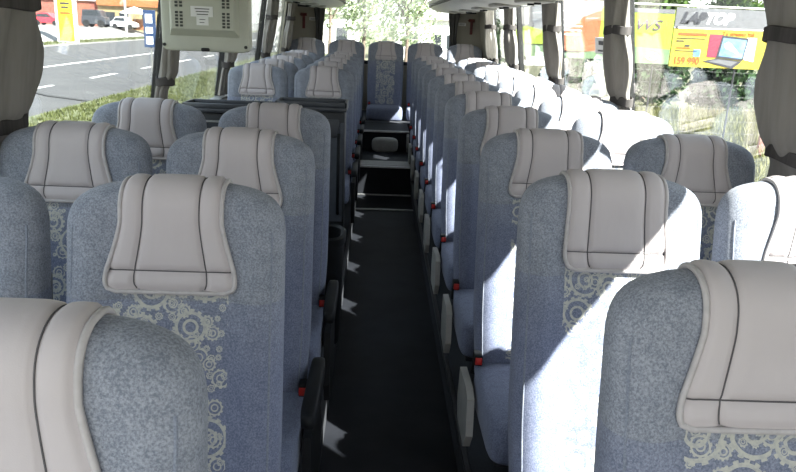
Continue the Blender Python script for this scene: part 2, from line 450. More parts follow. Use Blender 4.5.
def restyle(o, k):
    for ch in o.children:
        if stem_(ch.name) == 'headrest_cover': ch.data = variant_data[k][0]; ch.children[0].data = variant_data[k][1]
def stem_(n): return n.split('.')[0]
protos = {k: make_seat(*k) for k in (('aisle', 1), ('aisle', -1), ('window', 1), ('window', -1), ('rear', 1))}
used = set()
def copy_tree(o, parent=None):
    c = o.copy(); COL.objects.link(c)
    if parent: c.parent = parent
    for ch in list(o.children): copy_tree(ch, c)
    return c
def seat(kind, x, y, z, label, group, rz=0., style=0):
    p = protos[kind]
    if kind in used: o = copy_tree(p)
    else: used.add(kind); o = p
    o.location = (x, y, z); o.rotation_euler = (0, 0, rz); tag(o, label, 'seat', group)
    if style: restyle(o, style-1)
    return o
ORD = ['first', 'second', 'third', 'fourth', 'fifth', 'sixth', 'seventh', 'eighth', 'ninth', 'tenth', 'eleventh']
XL, XR, XW, PW = -.430, .6043, .518, .75
jit = random.Random(3)
for r in range(1, 12):
    y = 1.8045 + (r-2)*PW; o_ = ORD[r-1]
    la = 'grey-blue coach seat beside the aisle on its right, %s from the camera' % o_
    if r == 1: la = 'large grey-blue coach seat with quilted grey head cover, cut off at the lower right corner'
    if r == 2: la = 'grey-blue coach seat with gear print and sunlit backrest, second on the right of the aisle'
    seat(('aisle', 1), XR, y, POD, la, 'seats along the right of the aisle', jit.uniform(-.012, .012), [0, 0, 1, 2, 2, 1, 0, 2, 1, 0, 2, 1][r])
    if r >= 2:
        lw = 'coach seat by the right windows in the %s row, grey quilted head cover' % o_
        if r == 2: lw = 'half-seen coach seat cut off by the right edge, under the big tied curtain'
        seat(('window', 1), XR+XW, y, POD, lw, 'seats along the right windows', jit.uniform(-.012, .012))
for r in range(0, 4):
    y = 1.5548 + (r-1)*PW; o_ = ORD[r]
    la = ['coach seat in the lower left corner, smooth pale head cover filling the corner',
          'large coach seat left of the aisle with creased grey head cover above gear print',
          'coach seat left of the aisle, third from the camera, behind the creased cover seat',
          'coach seat left of the aisle, just in front of the dark consoles'][r]
    seat(('aisle', -1), XL, y, POD, la, 'seats along the left of the aisle', jit.uniform(-.012, .012))
    if r:
        lw = [None, 'coach seat cut off by the left edge, above the corner seat', 'coach seat below the tied curtain at the left edge',
              'coach seat by the left window under the hanging monitor, seen against the grass'][r]
        seat(('window', -1), XL-XW, y, POD, lw, 'seats along the left windows', jit.uniform(-.012, .012))
for r in range(5):
    y = 5.8235 + r*PW
    place = ['directly behind the dark consoles', 'second behind the dark consoles', 'third behind the dark consoles', 'fourth behind the dark consoles', 'last before the rear bench'][r]
    seat(('aisle', -1), XL, y, POD, 'blue-grey coach seat left of the aisle, ' + place, 'rear seats left of the aisle', jit.uniform(-.012, .012))
    seat(('window', -1), XL-XW, y, POD, 'blue-grey coach seat at the left windows, ' + place, 'rear seats at the left windows', jit.uniform(-.012, .012))
for k in range(-2, 3):
    lb = ['leftmost seat of the rear row, below the left red hammer', 'rear row seat left of the middle one, before the back window', 'middle seat of the rear row facing straight up the aisle',
          'rear row seat right of the middle one, before the back window', 'rightmost seat of the rear row, below the right red hammer'][k+2]
    seat(('rear', 1), .08+k*XW, 9.83, -1.426, lb, 'seats of the rear row')

# ---------------------------------------------------------------- bus shell
CX = .08
def xw(z, h=1.32): return h - .14*(max(z, -.6)+.2)
Y0, Y1 = -1.2, 10.36
def slab(name, mat, x0, x1, y0, y1, z0, z1, label=None, bv=0): return struct(MB().box(x0, x1, y0, y1, z0, z1, bv).build(name, mat), label)
slab('floor', M['floor'], -.19, .37, Y0, 7.3, -1.76, -1.70)
slab('floor_platform_left', M['podium'], CX-1.47, -.185, Y0, 9.0, -1.75, POD)
slab('floor_platform_right', M['podium'], .365, CX+1.47, Y0, 9.0, -1.75, POD)
slab('floor_step', M['floor'], -.185, .365, 7.3, 8.3, -1.75, -1.40)
slab('floor_step', M['floor'], -.185, .365, 8.3, 9.0, -1.75, -1.18)
slab('floor_rear_platform', M['podium'], CX-1.45, CX+1.45, 9.0, Y1, -1.75, -1.178)
for nm, (x0, x1, y0, y1, z0, z1) in {'trim_1': (-.185, .365, 6.66, 6.69, -1.7, -1.69), 'trim_2': (-.185, .365, 7.275, 7.3, -1.7, -1.688), 'trim_3': (-.185, .365, 7.27, 7.31, -1.41, -1.392),
        'trim_4': (-.185, .365, 8.27, 8.31, -1.19, -1.172), 'trim_5': (-.2, -.18, Y0, 7.3, -1.57, -1.543), 'trim_6': (.36, .38, Y0, 7.3, -1.57, -1.543)}.items():
    slab(nm, M['metal'] if nm < 'trim_5' else M['steel'], x0, x1, y0, y1, z0, z1, bv=.003)
# pale tread and light case on the steps
slab('trim_7', M['panel'], -.18, .36, 7.35, 7.60, -1.40, -1.395, bv=.001)
# side walls
PILL = [-.9, .8, 2.62, 4.30, 6.05, 7.85, 9.55]
YR_ = 10.3; SILL = -.63; HEAD = .42
for sg, side in ((-1, 'left'), (1, 'right')):
    if sg > 0: PILL = [-.9, .55, 2.46, 4.18, 5.8, 7.5, 9.2]
    w = MB()
    w.prism([(CX+sg*xw(-.7), -1.75), (CX+sg*xw(-.7), SILL), (CX+sg*(xw(-.7)+.05), SILL), (CX+sg*(xw(-.7)+.05), -1.75)], 'y', Y0, Y1)
    w.prism([(CX+sg*xw(HEAD), HEAD), (CX+sg*(xw(.85)-.12), .85), (CX+sg*(xw(.85)-.07), .88), (CX+sg*(xw(HEAD)+.05), HEAD)], 'y', Y0, Y1)
    struct(w.build('wall_'+side, M['wallc']))
    w = MB()
    w.prism([(CX+sg*(xw(SILL)-.05), SILL-.03), (CX+sg*(xw(SILL)-.05), SILL+.01), (CX+sg*(xw(SILL)+.03), SILL+.01), (CX+sg*(xw(SILL)+.03), SILL-.03)], 'y', Y0, Y1-.08)
    struct(w.build('trim_sill_'+side, M['panel']))
    w = MB()
    for y in PILL[1:]:
        w.prism([(CX+sg*(xw(SILL)-.0), SILL), (CX+sg*(xw(SILL)+.045), SILL), (CX+sg*(xw(HEAD)+.045), HEAD), (CX+sg*(xw(HEAD)-.0), HEAD)], 'y', y-.035, y+.035)
    struct(w.build('trim_pillars_'+side, M['rubber']))
    w = MB(); w.prism([(CX+sg*(xw(SILL)-.012), SILL), (CX+sg*(xw(SILL)+.012), SILL), (CX+sg*(xw(HEAD)+.012), HEAD), (CX+sg*(xw(HEAD)-.012), HEAD)], 'y', 9.42, YR_)
    struct(w.build('wall_corner_'+side, M['beige']))
    if sg > 0:                                    # unseen panel added to keep sun off the nearest right seat
        w = MB(); w.prism([(CX+sg*(xw(SILL)-.012), SILL), (CX+sg*(xw(SILL)+.012), SILL), (CX+sg*(xw(HEAD)+.012), HEAD), (CX+sg*(xw(HEAD)-.012), HEAD)], 'y', -.6, .5)
        struct(w.build('wall_sunblock_right', M['beige']))
    ys = PILL + [Y1-.06]
    for i in range(len(ys)-1):
        g = MB(); a, b2 = ys[i]+.036, ys[i+1]-.036
        g.prism([(CX+sg*(xw(SILL)+.02), SILL), (CX+sg*(xw(SILL)+.026), SILL), (CX+sg*(xw(HEAD)+.026), HEAD), (CX+sg*(xw(HEAD)+.02), HEAD)], 'y', a, b2)
        struct(g.build('window_%d' % (i+1 + (10 if sg > 0 else 0)), M['glass']))
# ceiling
w = MB(); N = 16
pt = [(CX+1.2*math.sin(-PI/2*1+PI*i/N)*1.0, .84+.12*math.cos(-PI/2+PI*i/N)) for i in range(N+1)]
w.prism(pt + [(p[0], p[1]+.05) for p in reversed(pt)], 'y', Y0, Y1); struct(w.build('ceiling', M['ceil'], smooth=40))
# rear wall with window
w = MB(); YR = 10.3
w.box(CX-1.43, CX+1.43, YR, YR+.06, -1.178, -.50); w.box(CX-1.43, CX-.93, YR, YR+.06, -.5, .85); w.box(CX+.93, CX+1.43, YR, YR+.06, -.5, .85); w.box(CX-.93, CX+.93, YR, YR+.06, .55, .86)
struct(w.build('wall_rear', M['beige']))
struct(MB().box(CX-.93, CX+.93, YR+.02, YR+.03, -.5, .55).build('window_20', M['glass']))
w = MB(); w.box(CX-.93, CX+.93, YR-.01, YR, -.54, -.49, .004); struct(w.build('trim_8', M['rubber']))

# luggage racks
for sg, side in ((-1, 'left'), (1, 'right')):
    t = thing('luggage_rack', 'pale overhead luggage rack with dark rounded edge above the %s seats' % side, 'luggage rack', (CX+sg*.9, 5.4, .2), 0, 'overhead racks')
    prof = [(.30, .08), (.27, .01), (.0, -.03), (-.22, -.015), (-.30, .015), (-.345, .06), (-.355, .11), (-.30, .13), (.0, .15), (.10, .4), (.16, .5), (.2, .45), (.30, .22)]
    if sg > 0: prof = [(x, z) for x, z in prof]
    pr = [(sg*x, z) for x, z in prof]
    MB().prism(pr, 'y', -4.6, 4.75).build('rack_body', M['rack'], t, smooth=40)
    e = MB(); e.tube([(sg*-.345, -4.6, .055), (sg*-.345, 4.4, .055), (sg*-.335, 4.62, .05), (sg*-.24, 4.75, .02), (sg*.0, 4.765, -.01), (sg*.3, 4.765, .0)], .02, 8); e.build('edge_trim', M['rubber'], t, smooth=60)
    for k in range(8):
        u = MB(); yy = -4.2+k*1.12
        u.superbox((sg*-.06, yy, -.028), (.10, .19, .014), .4, .3, 24, 8); uo = u.build('service_panel', M['panel'], t, smooth=60)
        for q in (-1, 1):
            n_ = MB(); n_.tube([(sg*-.06, yy+q*.1, -.04), (sg*-.06, yy+q*.1, -.052)], .022, 14); n_.build('air_nozzle', M['dark'], uo, smooth=40)

# curtains
def curtain(y, sg, width, label, mat='curtain', zt=.20, zb=-.60, off=.07, seed=0, tie=True, group=None):
    rr = random.Random(seed); ph = rr.uniform(0, 6.28)
    t = thing('window_curtain', label, 'curtain', (CX+sg*xw(-.2), y, -.2), 0, group)
    ties = (.02, -.36); rings = []; NZ, NA = 54, 110
    def wid(z):
        d = min(abs(z-k) for k in ties)
        g = .70 + .34*smooth01(d, 0.01, .17)
        if z > ties[0]: g = .70+.42*smooth01(z-ties[0], .0, .25)
        if z < ties[1]: g = .70+.25*smooth01(ties[1]-z, 0, .2)
        return width/2*g
    for j in range(NZ+1):
        z = zb+(zt-zb)*j/NZ; w_ = wid(z); lw_ = smooth01(-z, .30, .42); dpt = (.042+.006*math.sin(z*9+ph))*(1-.42*lw_); of_ = off*(1-.45*lw_)
        X = -sg*of_ - sg*.14*(z+.2)
        am = .27 + .05*math.sin(5*z+ph)
        ring = []
        for k in range(NA):
            a = 2*PI*k/NA
            fold = 1+am*math.sin(6*a+ph+.5*math.sin(z*4))+.05*math.sin(13*a+2*ph+2*z)
            ring.append(Vector((X+dpt*math.sin(a)*fold, w_*math.cos(a)*(1+(fold-1)*.35), z+.2)))
        rings.append(ring)
    m = MB(); m.loft(rings); m.build('curtain_cloth', M[mat], t, smooth=60)
    if tie:
        for z in ties:
            w_ = wid(z)*1.08; X = -sg*off*(.75 if z < -.3 else 1) - sg*.14*(z+.2); b_ = MB(); rg = []
            prof = [(-.022, 0), (-.02, .008), (.02, .008), (.022, 0)]
            for k in range(48):
                a = 2*PI*k/48; s_ = math.copysign(abs(math.sin(a))**.8, math.sin(a))
                rg.append([Vector((X+((.042 if z < -.3 else .056)+o_)*s_, (w_+o_)*math.cos(a), z+.2+h_ + .004*math.sin(3*a+ph))) for h_, o_ in [(-.024, -.002), (-.02, .006), (.02, .006), (.024, -.002), (.018, -.006), (-.018, -.006)]])
            b_.loft(rg, caps=False, wrap=True); b_.build('tie_band', M['tie'], t, smooth=50)
    return t
G = 'gathered window curtains'
curtain(2.33, -1, .46, 'large brown-grey curtain tied twice at the left edge of the picture', seed=1, group=G)
curtain(4.2, -1, .20, 'grey curtain beside the black pillar left of the hanging monitor', seed=2, group=G)
curtain(5.95, -1, .22, 'grey tied curtain seen under the right corner of the monitor', seed=3, group=G)
curtain(7.9, -1, .30, 'narrow tied curtain between the monitor and the rear corner', seed=4, group=G)
curtain(9.5, -1, .34, 'rearmost tied curtain of the left windows', seed=5, group=G)
curtain(2.31, 1, .42, 'large brown-grey curtain tied twice at the right edge of the picture', seed=6, group=G)
curtain(4.10, 1, .34, 'tied grey curtain between the laptop and orange banners', seed=7, group=G)
curtain(5.68, 1, .38, 'tied grey curtain left of the orange banner', seed=8, group=G)
curtain(7.55, 1, .36, 'tied grey curtain on the right windows, fourth from the camera', seed=9, group=G)
curtain(8.9, 1, .5, 'curtain at the last right window, pale from painted-in sunlight', mat='suncurtain', seed=10, group=G)
# curtains of the back window
for sg, s_ in ((-1, 'left'), (1, 'right')):
    m = MB(); rings = []
    for j in range(25):
        z = -.5+.95*j/24; w_ = .075-.03*math.sin(PI*min(1, max(0, (z+.5)/.7))); rings.append([Vector((w_*math.cos(a)*(1+.15*math.sin(7*a)) - sg*.02*math.cos(z*4), .03*math.sin(a)*(1+.3*math.sin(7*a)), z)) for a in [2*PI*k/40 for k in range(40)]])
    m.loft(rings); o = m.build('rear_curtain', M['rearcurtain'], None, smooth=60, loc=(CX+sg*.93, YR-.06, 0))
    tag(o, 'dark narrow curtain at the %s side of the back window' % s_, 'curtain', 'back window curtains')
# emergency hammers
for sg, s_, hx, hz in ((-1, 'left', -1.05, .02), (1, 'right', 1.24, .03)):
    t = thing('emergency_hammer', 'red emergency hammer on the beige panel %s of the back window' % s_, 'hammer', (hx, YR-.022, hz), 0, 'red hammers')
    h = MB(); h.box(-.019, .019, -.008, .014, -.12, .05, .005); h.build('handle', M['hammer'], t, smooth=40)
    h = MB(); h.tube([(-.04, 0, .062), (.04, 0, .062)], [.022, .020], 10); h.tube([(-.055, 0, .062), (-.04, 0, .062)], [.003, .016], 8); h.build('hammer_head', M['hammer'], t, smooth=40)
    o = MB().box(-.05, .05, -.002, .0, -.02, .02).build('notice_sticker', M['white'], None, loc=(hx-sg*.125, YR-.001, hz+.01))
    tag(o, 'small white notice sticker beside the %s red hammer' % s_, 'sticker', 'hammer notices')
    MB().box(-.04, .04, -.0025, -.002, .004, .01).build('print_line', M['ink'], o); MB().box(-.04, .03, -.0025, -.002, -.01, -.004).build('print_line', M['ink'], o)
# card on the right window
o = MB().box(-.003, .0, -.135, .135, -.055, .045).build('window_card', M['white'], None, loc=(CX+xw(-.07)+.008, 4.66, -.07))
o.rotation_euler = (0, -.14, 0); tag(o, 'small white card stuck on the right window before the orange banner', 'card')
MB().box(-.005, -.003, -.05, .05, .0, .025).build('card_emblem', M['ink'], o); MB().box(-.005, -.003, -.07, .07, -.04, -.03).build('print_line', M['ink'], o)

# ---------------------------------------------------------------- hanging monitor
t = thing('hanging_monitor', 'pale grey-green monitor hanging by the left window, its vented back towards us', 'monitor', (-.745, 3.2, .01), .0)
m = MB(); m.superbox((0, .05, 0), (.184, .05, .155), .14, .12, 40, 20); m.build('casing', M['tvm'], t, smooth=50)
m = MB(); m.cur = 0
m.loft([[Vector((x*sx, y, z0+z*sz)) for x, z in ((-1, -1), (1, -1), (1, 1), (-1, 1))] for sx, sz, y, z0 in ((.148, .12, .004, .025), (.132, .099, -.032, .034), (.128, .095, -.034, .034))])
m.build('rear_housing', M['tvm'], t)
for sg in (-1, 1):
    m = MB()
    for c in range(2):
        for r in range(14):
            if r in (5, 10): continue
            x = sg*(.088+c*.019); z = -.050+r*.0132; m.box(x-.006, x+.006, -.0365, -.033, z-.0045, z+.0045)
    m.build('vent_slots', M['tvd'], t)
lb = MB(); lb.box(-.048, .044, -.0365, -.0335, -.012, .03); lb.box(-.025, .025, -.0365, -.0335, -.046, -.010); lb = lb.build('rating_label', M['white'], t)
m = MB()
for r in range(3): m.box(-.03+.004*r, .03-.003*r, -.0375, -.0365, r*-.011+.018, r*-.011+.0215)
for r in range(2): m.box(-.012, .012-.004*r, -.0375, -.0365, -.024-r*.012, -.0215-r*.012)
m.build('print_lines', M['ink'], lb)
for sg in (-1, 1):
    MB().tube([(sg*.172, -.004, -.13), (sg*.172, .004, -.13)], .007, 12).build('screw', M['rubber'], t, smooth=40)
MB().superbox((0, -.0, -.146), (.018, .01, .008), .5, .5, 16, 8).build('catch', M['rubber'], t, smooth=60)
m = MB(); m.box(-.03, .03, .03, .07, .140, .158, .004); m.build('bracket', M['dark'], t)
MB().box(-.165, .165, .095, .103, -.12, .12, .003).build('screen', M['carglass'], t)

# ---------------------------------------------------------------- consoles, rail, bin
def console(x0, x1, zt, label, rail):
    t = thing('storage_console', label, 'console', ((x0+x1)/2, 4.92, POD), 0, 'dark consoles behind the left seats')
    h = (x1-x0)/2; H = zt-POD
    MB().box(-h+.012, h-.012, -.10, .11, 0, H-.05, .012).build('body', M['console'], t, smooth=35)
    m = MB(); m.box(-h, h, -.13, .13, H-.05, H-.018, .01)
    for a in ((-h, h, -.13, -.112), (-h, h, .112, .13), (-h, -h+.018, -.13, .13), (h-.018, h, -.13, .13)): m.box(a[0], a[1], a[2], a[3], H-.02, H+.012, .005)
    m.build('top_tray', M['ctop'], t, smooth=40)
    MB().box(-h+.05, h-.05, -.115, -.10, H-.22, H-.10, .006).build('flap', M['ctop'], t, smooth=40)
    if not rail:
        for q_ in (.10, .16): MB().box(-h+.03, h-.03, -.122, -.10, H-q_-.012, H-q_, .002).build('shelf_edge', M['panel'], t)
    if rail:
        m = MB(); m.tube([(h-.05, -.11, H-.20), (h-.05, -.145, H-.22), (h-.05, -.145, H-.72), (h-.05, -.11, H-.74)], .011, 10); m.build('grab_handle', M['dark'], t, smooth=60)
        MB().box(h-.125, h-.02, -.106, -.100, H-.80, H-.12, .003).build('front_panel', M['shell'], t)
    return t
console(-.675, -.205, -.52, 'dark grey plastic console with tray top and grab handle beside the aisle', True)
console(-1.28, -.69, -.555, 'dark grey plastic console with tray top below the left window', False)
t = thing('waste_bin', 'black plastic waste bin beside the aisle behind the third left seat', 'bin', (-.25, 3.42, POD))
def ring(rx, ry, z, n=28): return [Vector((rx*math.copysign(abs(math.cos(2*PI*k/n))**.7, math.cos(2*PI*k/n)), ry*math.copysign(abs(math.sin(2*PI*k/n))**.7, math.sin(2*PI*k/n)), z)) for k in range(n)]
m = MB(); m.loft([ring(.09, .12, 0), ring(.10, .13, .40), ring(.102, .133, .42), ring(.104, .135, .53), ring(.096, .127, .53), ring(.09, .12, .42), ring(.082, .11, .03)]); m.build('bin_body', M['dark'], t, smooth=40)
m = MB(); m.loft([ring(.112, .143, .52), ring(.113, .144, .555), ring(.10, .132, .565), ring(.088, .118, .555), ring(.088, .118, .525)], caps=False, wrap=True); m.build('rim', M['dark'], t, smooth=40)
# grey bag on the rear step
m = MB(); m.superbox((0, 0, .08), (.15, .06, .085), .55, .5, 28, 14); o = m.build('grey_bag', M['panel'], None, smooth=70, loc=(.09, 8.2, -1.40)); tag(o, 'small grey cloth bag on the steps before the rear seat', 'bag')

# ---------------------------------------------------------------- outside
GZ = -2.9
g = MB(); g.quad((-27.6, -120, GZ-.04), (300, -120, GZ-.04), (300, 400, GZ-.04), (-27.6, 400, GZ-.04)); struct(g.build('ground', M['dry']))
g = MB(); g.box(-27.6, -9.3, -120, 400, GZ-.1, GZ); road = struct(g.build('road', M['asphalt']))
g = MB(); g.box(-17.75, -17.5, -60, 300, GZ, GZ+.006); struct(g.build('lane_marking', M['paint'], road))
for k in range(10):
    y = 12+k*7.3; struct(MB().box(-13.2, -13.0, y, y+3.2, GZ, GZ+.006).build('lane_marking', M['paint'], road))
struct(MB().tube([(-13.2, 27.5, GZ), (-11.5, 25.8, GZ), (-9.2, 24.4, GZ)], .06, 6).build('tar_crack', M['tar'], road))
g = MB(); g.box(-9.6, -3.5, -60, 200, GZ-.08, GZ+.05); struct(g.build('ground_verge', M['grassg']))
g = MB(); g.prism([(-28.4, GZ-.1), (-28.4, GZ+.01), (-27.5, GZ+.08), (-27.3, GZ+.08), (-27.3, GZ-.1)], 'y', -60, 300); struct(g.build('ground_kerb', M['concrete']))
g = MB(); g.prism([(-30.2, GZ-.1), (-30.2, GZ+.12), (-28.3, GZ+.06), (-28.3, GZ-.1)], 'y', -60, 300); struct(g.build('ground_verge_far', M['grassg']))
g = MB(); g.prism([(-30.0, GZ-.1), (-30.0, GZ+.05), (-33.5, GZ+1.04), (-160, GZ+1.1), (-160, GZ-.1)], 'y', -60, 300); struct(g.build('ground_car_park', M['concrete']))
# grass tufts: uncountable
def tufts(n, area, z, h, mat, seed, label):
    rr = random.Random(seed); m = MB()
    for _ in range(n):
        x = rr.uniform(area[0], area[1]); y = rr.uniform(area[2], area[3]); 
        for b_ in range(4):
            a = rr.uniform(0, 6.28); hh = h*rr.uniform(.4, 1.2); w_ = hh*.10+.01; l = rr.uniform(.1, .6)*hh
            dx, dy = math.cos(a), math.sin(a); px, py = x+rr.uniform(-.1, .1), y+rr.uniform(-.1, .1)
            m.add([(px-dy*w_, py+dx*w_, z), (px+dy*w_, py-dx*w_, z), (px+dx*l, py+dy*l, z+hh)], [(0, 1, 2)])
    o = m.build('grass_tufts', M[mat]); tag(o, label, 'grass', None, 'stuff'); return o
tufts(6000, (-9.4, -5.2, 11, 40), GZ+.04, .12, 'blade', 1, 'green grass growing on the verge beside the road')
tufts(5200, (5, 22, 11, 17.6), GZ-.04, .5, 'dryblade', 2, 'tall yellowish grass outside the right windows')
tufts(5000, (8, 22, 18.4, 27), GZ-.04, .5, 'dryblade', 5, 'yellowish grass beyond the banner fence')
tufts(900, (-30.1, -28.3, 45, 95), GZ+.05, .2, 'blade', 3, 'grass strip along the far kerb of the road')

def crown(m, c, r, n, size, rr):
    for _ in range(n):
        d = Vector((rr.gauss(0, 1), rr.gauss(0, 1), rr.gauss(0, 1))).normalized(); k = rr.uniform(.45, 1.02)
        p = Vector((c[0]+d.x*r[0]*k, c[1]+d.y*r[1]*k, c[2]+d.z*r[2]*k)); a = Vector((rr.gauss(0, 1), rr.gauss(0, 1), rr.gauss(0, 1))).normalized()
        b_ = a.orthogonal().normalized(); c_ = a.cross(b_); s_ = size*rr.uniform(.6, 1.4)
        m.add([p-b_*s_, p+c_*s_*.45, p+b_*s_, p-c_*s_*.45], [(0, 1, 2, 3)])
def tree(x, y, h, r, label, leafm='leaf', n=2200, size=.16, seed=0, trunk=True, z0=GZ):
    rr = random.Random(seed); t = thing('leafy_tree', label, 'tree', (x, y, z0), 0, 'trees outside')
    m = MB(); nb = 7
    for k in range(nb):
        a = 6.28*k/nb; q = rr.uniform(.2, .6); crown(m, (math.cos(a)*r*q, math.sin(a)*r*q, h*.58+rr.uniform(-.26, .26)*h), (r*.6, r*.6, h*.24), n//nb, size, rr)
    m.build('foliage', M[leafm], t)
    m = MB(); m.tube([(0, 0, 0), (.03*h*.3, 0, h*.3), (0, .05, h*.6)], [.018*h, .013*h, .008*h], 10)
    for k in range(5):
        a = 6.28*k/5+.3; m.tube([(0, 0, h*(.32+.05*k)), (math.cos(a)*r*.5, math.sin(a)*r*.5, h*(.6+.04*k))], [.014*h, .005*h], 7)
    m.build('trunk', M['bark'], t, smooth=60); return t
tree(-1.2, 52, 8.5, 2.3, 'leafy tree paled by painted glare, seen through the left half of the back window', 'leafglare', n=1900, seed=4)
tree(1.6, 46, 7.6, 2.6, 'round leafy tree in the middle of the back window', 'leafglare', n=2600, seed=5)
tree(-4.5, 66, 9, 3., 'distant tree at the left edge of the back window', 'leafglare', n=1800, seed=6)
# hedge behind the banners
for i, (x, y) in enumerate([(4.4, 29), (7.6, 29.5), (10.8, 28.6), (14., 29.2), (17.2, 28.8), (20.4, 29.2), (23.6, 29)]):
    rr = random.Random(40+i); m = MB()
    for k in range(5): crown(m, (rr.uniform(-.5, .5), rr.uniform(-.3, .3), rr.uniform(.7, 3.2)), (1.05, .7, 1.1), 620, .16, rr)
    t = thing('bush', ['dark bush behind the banner fence, leftmost', 'dark bush behind the orange banner', 'dark bush behind the lime green banner', 'dark bush behind the laptop banner', 'dark bush behind the big right curtain', 'bush right of the laptop banner', 'bush farthest right beyond the fence'][i], 'bush', (x, y, GZ), 0, 'bushes behind the fence')
    m.build('foliage', M['leafd'], t)
    MB().tube([(0, 0, 0), (.1, 0, 1.2)], [.07, .03], 8).build('stem', M['bark'], t, smooth=60)
for i, x in enumerate([7.5, 11.5, 15.5, 19.5]):
    tree(x+.6, 33+.4*i, 7.6, 1.7, ['green tree above the orange banner', 'bright green tree above the lime banner', 'bright green tree above the laptop banner', 'green tree beyond the right edge curtain'][i], n=3000, size=.17, seed=60+i)
# --- banner fence, plane y = 18
t = thing('wire_fence', 'wire fence with white posts and rail carrying the advertising banners', 'fence', (7, 18.06, GZ))
for i in range(8):
    MB().tube([(-4.4+2.05*i, 0, 0), (-4.4+2.05*i, 0, 3.66)], .025, 8).build('post', M['steel'], t, smooth=60)
MB().tube([(-4.6, 0, 3.62), (10.2, 0, 3.62)], .025, 8).build('rail', M['whitewall'], t, smooth=60)
m = MB()
for i in range(0, 49):
    x = -4.4+i*.3; m.tube([(x, 0, .05), (x, 0, 3.6)], .0025, 3)
for k in range(1, 12): m.tube([(-4.4, 0, k*.3), (10.2, 0, k*.3)], .0025, 3)
m.build('wire_mesh', M['steel'], t)
def banner(x0, x1, z0, z1, label, mat):
    t = thing('advertising_banner', label, 'banner', (x0, 18, z0), 0, 'banners on the fence'); MB().box(0, x1-x0, -.006, .006, 0, z1-z0).build('banner_sheet', M[mat], t); return t
def patch(t, name, mat, pts, y=-.009, d=.003): MB().prism(pts, 'y', y-d, y).build(name, M[mat], t)
def R(x0, x1, z0, z1): return [(x0, z0), (x1, z0), (x1, z1), (x0, z1)]
k_ = .0246
# laptop banner; px(x,y): picture-like drawing units from the banner's top left corner
t = banner(7.08, 10.75, -.70, .68, 'yellow laptop advertising banner with grey LAPTOP heading on the fence', 'byel'); Hh = 1.38
def q(px, py): return (px*k_, Hh-py*k_)
def qr(x0, y0, x1, y1): return [q(x0, y1), q(x1, y1), q(x1, y0), q(x0, y0)]
patch(t, 'heading_strip', 'bgrey', qr(0, 0, 149, 18.5))
patch(t, 'heading_rule', 'white', [q(0, 19.7), q(149, 18.6), q(149, 17.4), q(0, 18.5)], -.012); patch(t, 'rule_end', 'ink', qr(1, 17.8, 3.6, 19.8), -.015)
text('heading_lettering', 'LAPTOP', .35, M['white'], t, (*[q(5, 14.2)[0]], -.016, q(5, 14.2)[1]), .98, .35, bold=.02)
text('heading_lettering', 'LAP', .34, M['ink'], t, (q(5.2, 14.)[0], -.0215, q(5, 14.)[1]), 1.0, .35, bold=.022)
text('offer_lettering', 'Tu umjesto baš', .135, M['btext'], t, (q(49, 24.6)[0], -.012, q(49, 24.6)[1]), .95)
text('price_lettering', '159 990', .24, M['btext'], t, (q(3.5, 53.5)[0], -.012, q(3.5, 53.5)[1]), .82, bold=.006)
for (a, b_, w_) in ((22.5, 26, 29), (36.5, 38.5, 14)): patch(t, 'small_print', 'btext', qr(5, a+1, 5+w_, b_), -.012)
for a, x1_ in ((28.5, 33), (40.5, 26)): patch(t, 'ruled_line', 'ink', qr(4, a, x1_, a+.6), -.012)
patch(t, 'small_print', 'ink', qr(4, 31, 12, 32), -.012); patch(t, 'small_print', 'ink', qr(13, 35, 18, 36.6), -.012)
patch(t, 'crimson_panel', 'bpink', qr(36.5, 24, 50, 46), -.010)
patch(t, 'white_panel', 'white', [q(74, 26), q(84, 26), q(84, 49), q(74, 47)], -.010)
patch(t, 'blue_chip', 'bblue', qr(22.5, 39, 29.5, 46), -.012)
patch(t, 'laptop_screen', 'ink', [q(46, 46), q(73, 48.2), q(76, 26.5), q(49, 24.8)], -.014); patch(t, 'laptop_display', 'bblue', [q(48.3, 44.4), q(72, 46.2), q(74.3, 28.5), q(50.5, 27)], -.018)
patch(t, 'display_swirl', 'white', [q(52, 33), q(56, 30.5), q(60, 33.5), q(67, 40), q(67, 42), q(62, 40), q(57, 37.5), q(53.5, 37)], -.022)
patch(t, 'laptop_keyboard', 'ink', [q(33, 50), q(64, 56.3), q(72.5, 49), q(47, 46.6)], -.014); patch(t, 'laptop_keys', 'bgrey', [q(38, 50), q(62, 53.8), q(68, 49.6), q(48, 47.6)], -.018)
# lime banner
t = banner(6.04, 7.06, -.66, .62, 'lime green banner with dark italic letters over a dark green strip', 'blime'); Hh = 1.28
patch(t, 'top_strip', 'bgrey', qr(0, 0, 41, 4)); patch(t, 'lower_strip', 'bgreen', [q(0, 52), q(41, 52), q(41, 38), q(0, 36)])
text('brand_lettering', 'WS', .34, M['bink'], t, (q(2, 20)[0], -.016, q(2, 20)[1]), 1.25, .3, bold=0)
m = MB(); c = q(24, 45); m.tube([(c[0]+.13*math.cos(a), -.012, c[1]+.085*math.sin(a)) for a in [2*PI*i/24 for i in range(24)]], .012, 6, closed=True); m.tube([(c[0]-.17, -.012, c[1]-.02), (c[0]+.02, -.012, c[1]+.025), (c[0]-.02, -.012, c[1]-.02), (c[0]+.17, -.012, c[1]+.02)], .012, 6); m.build('oval_emblem', M['white'], t)
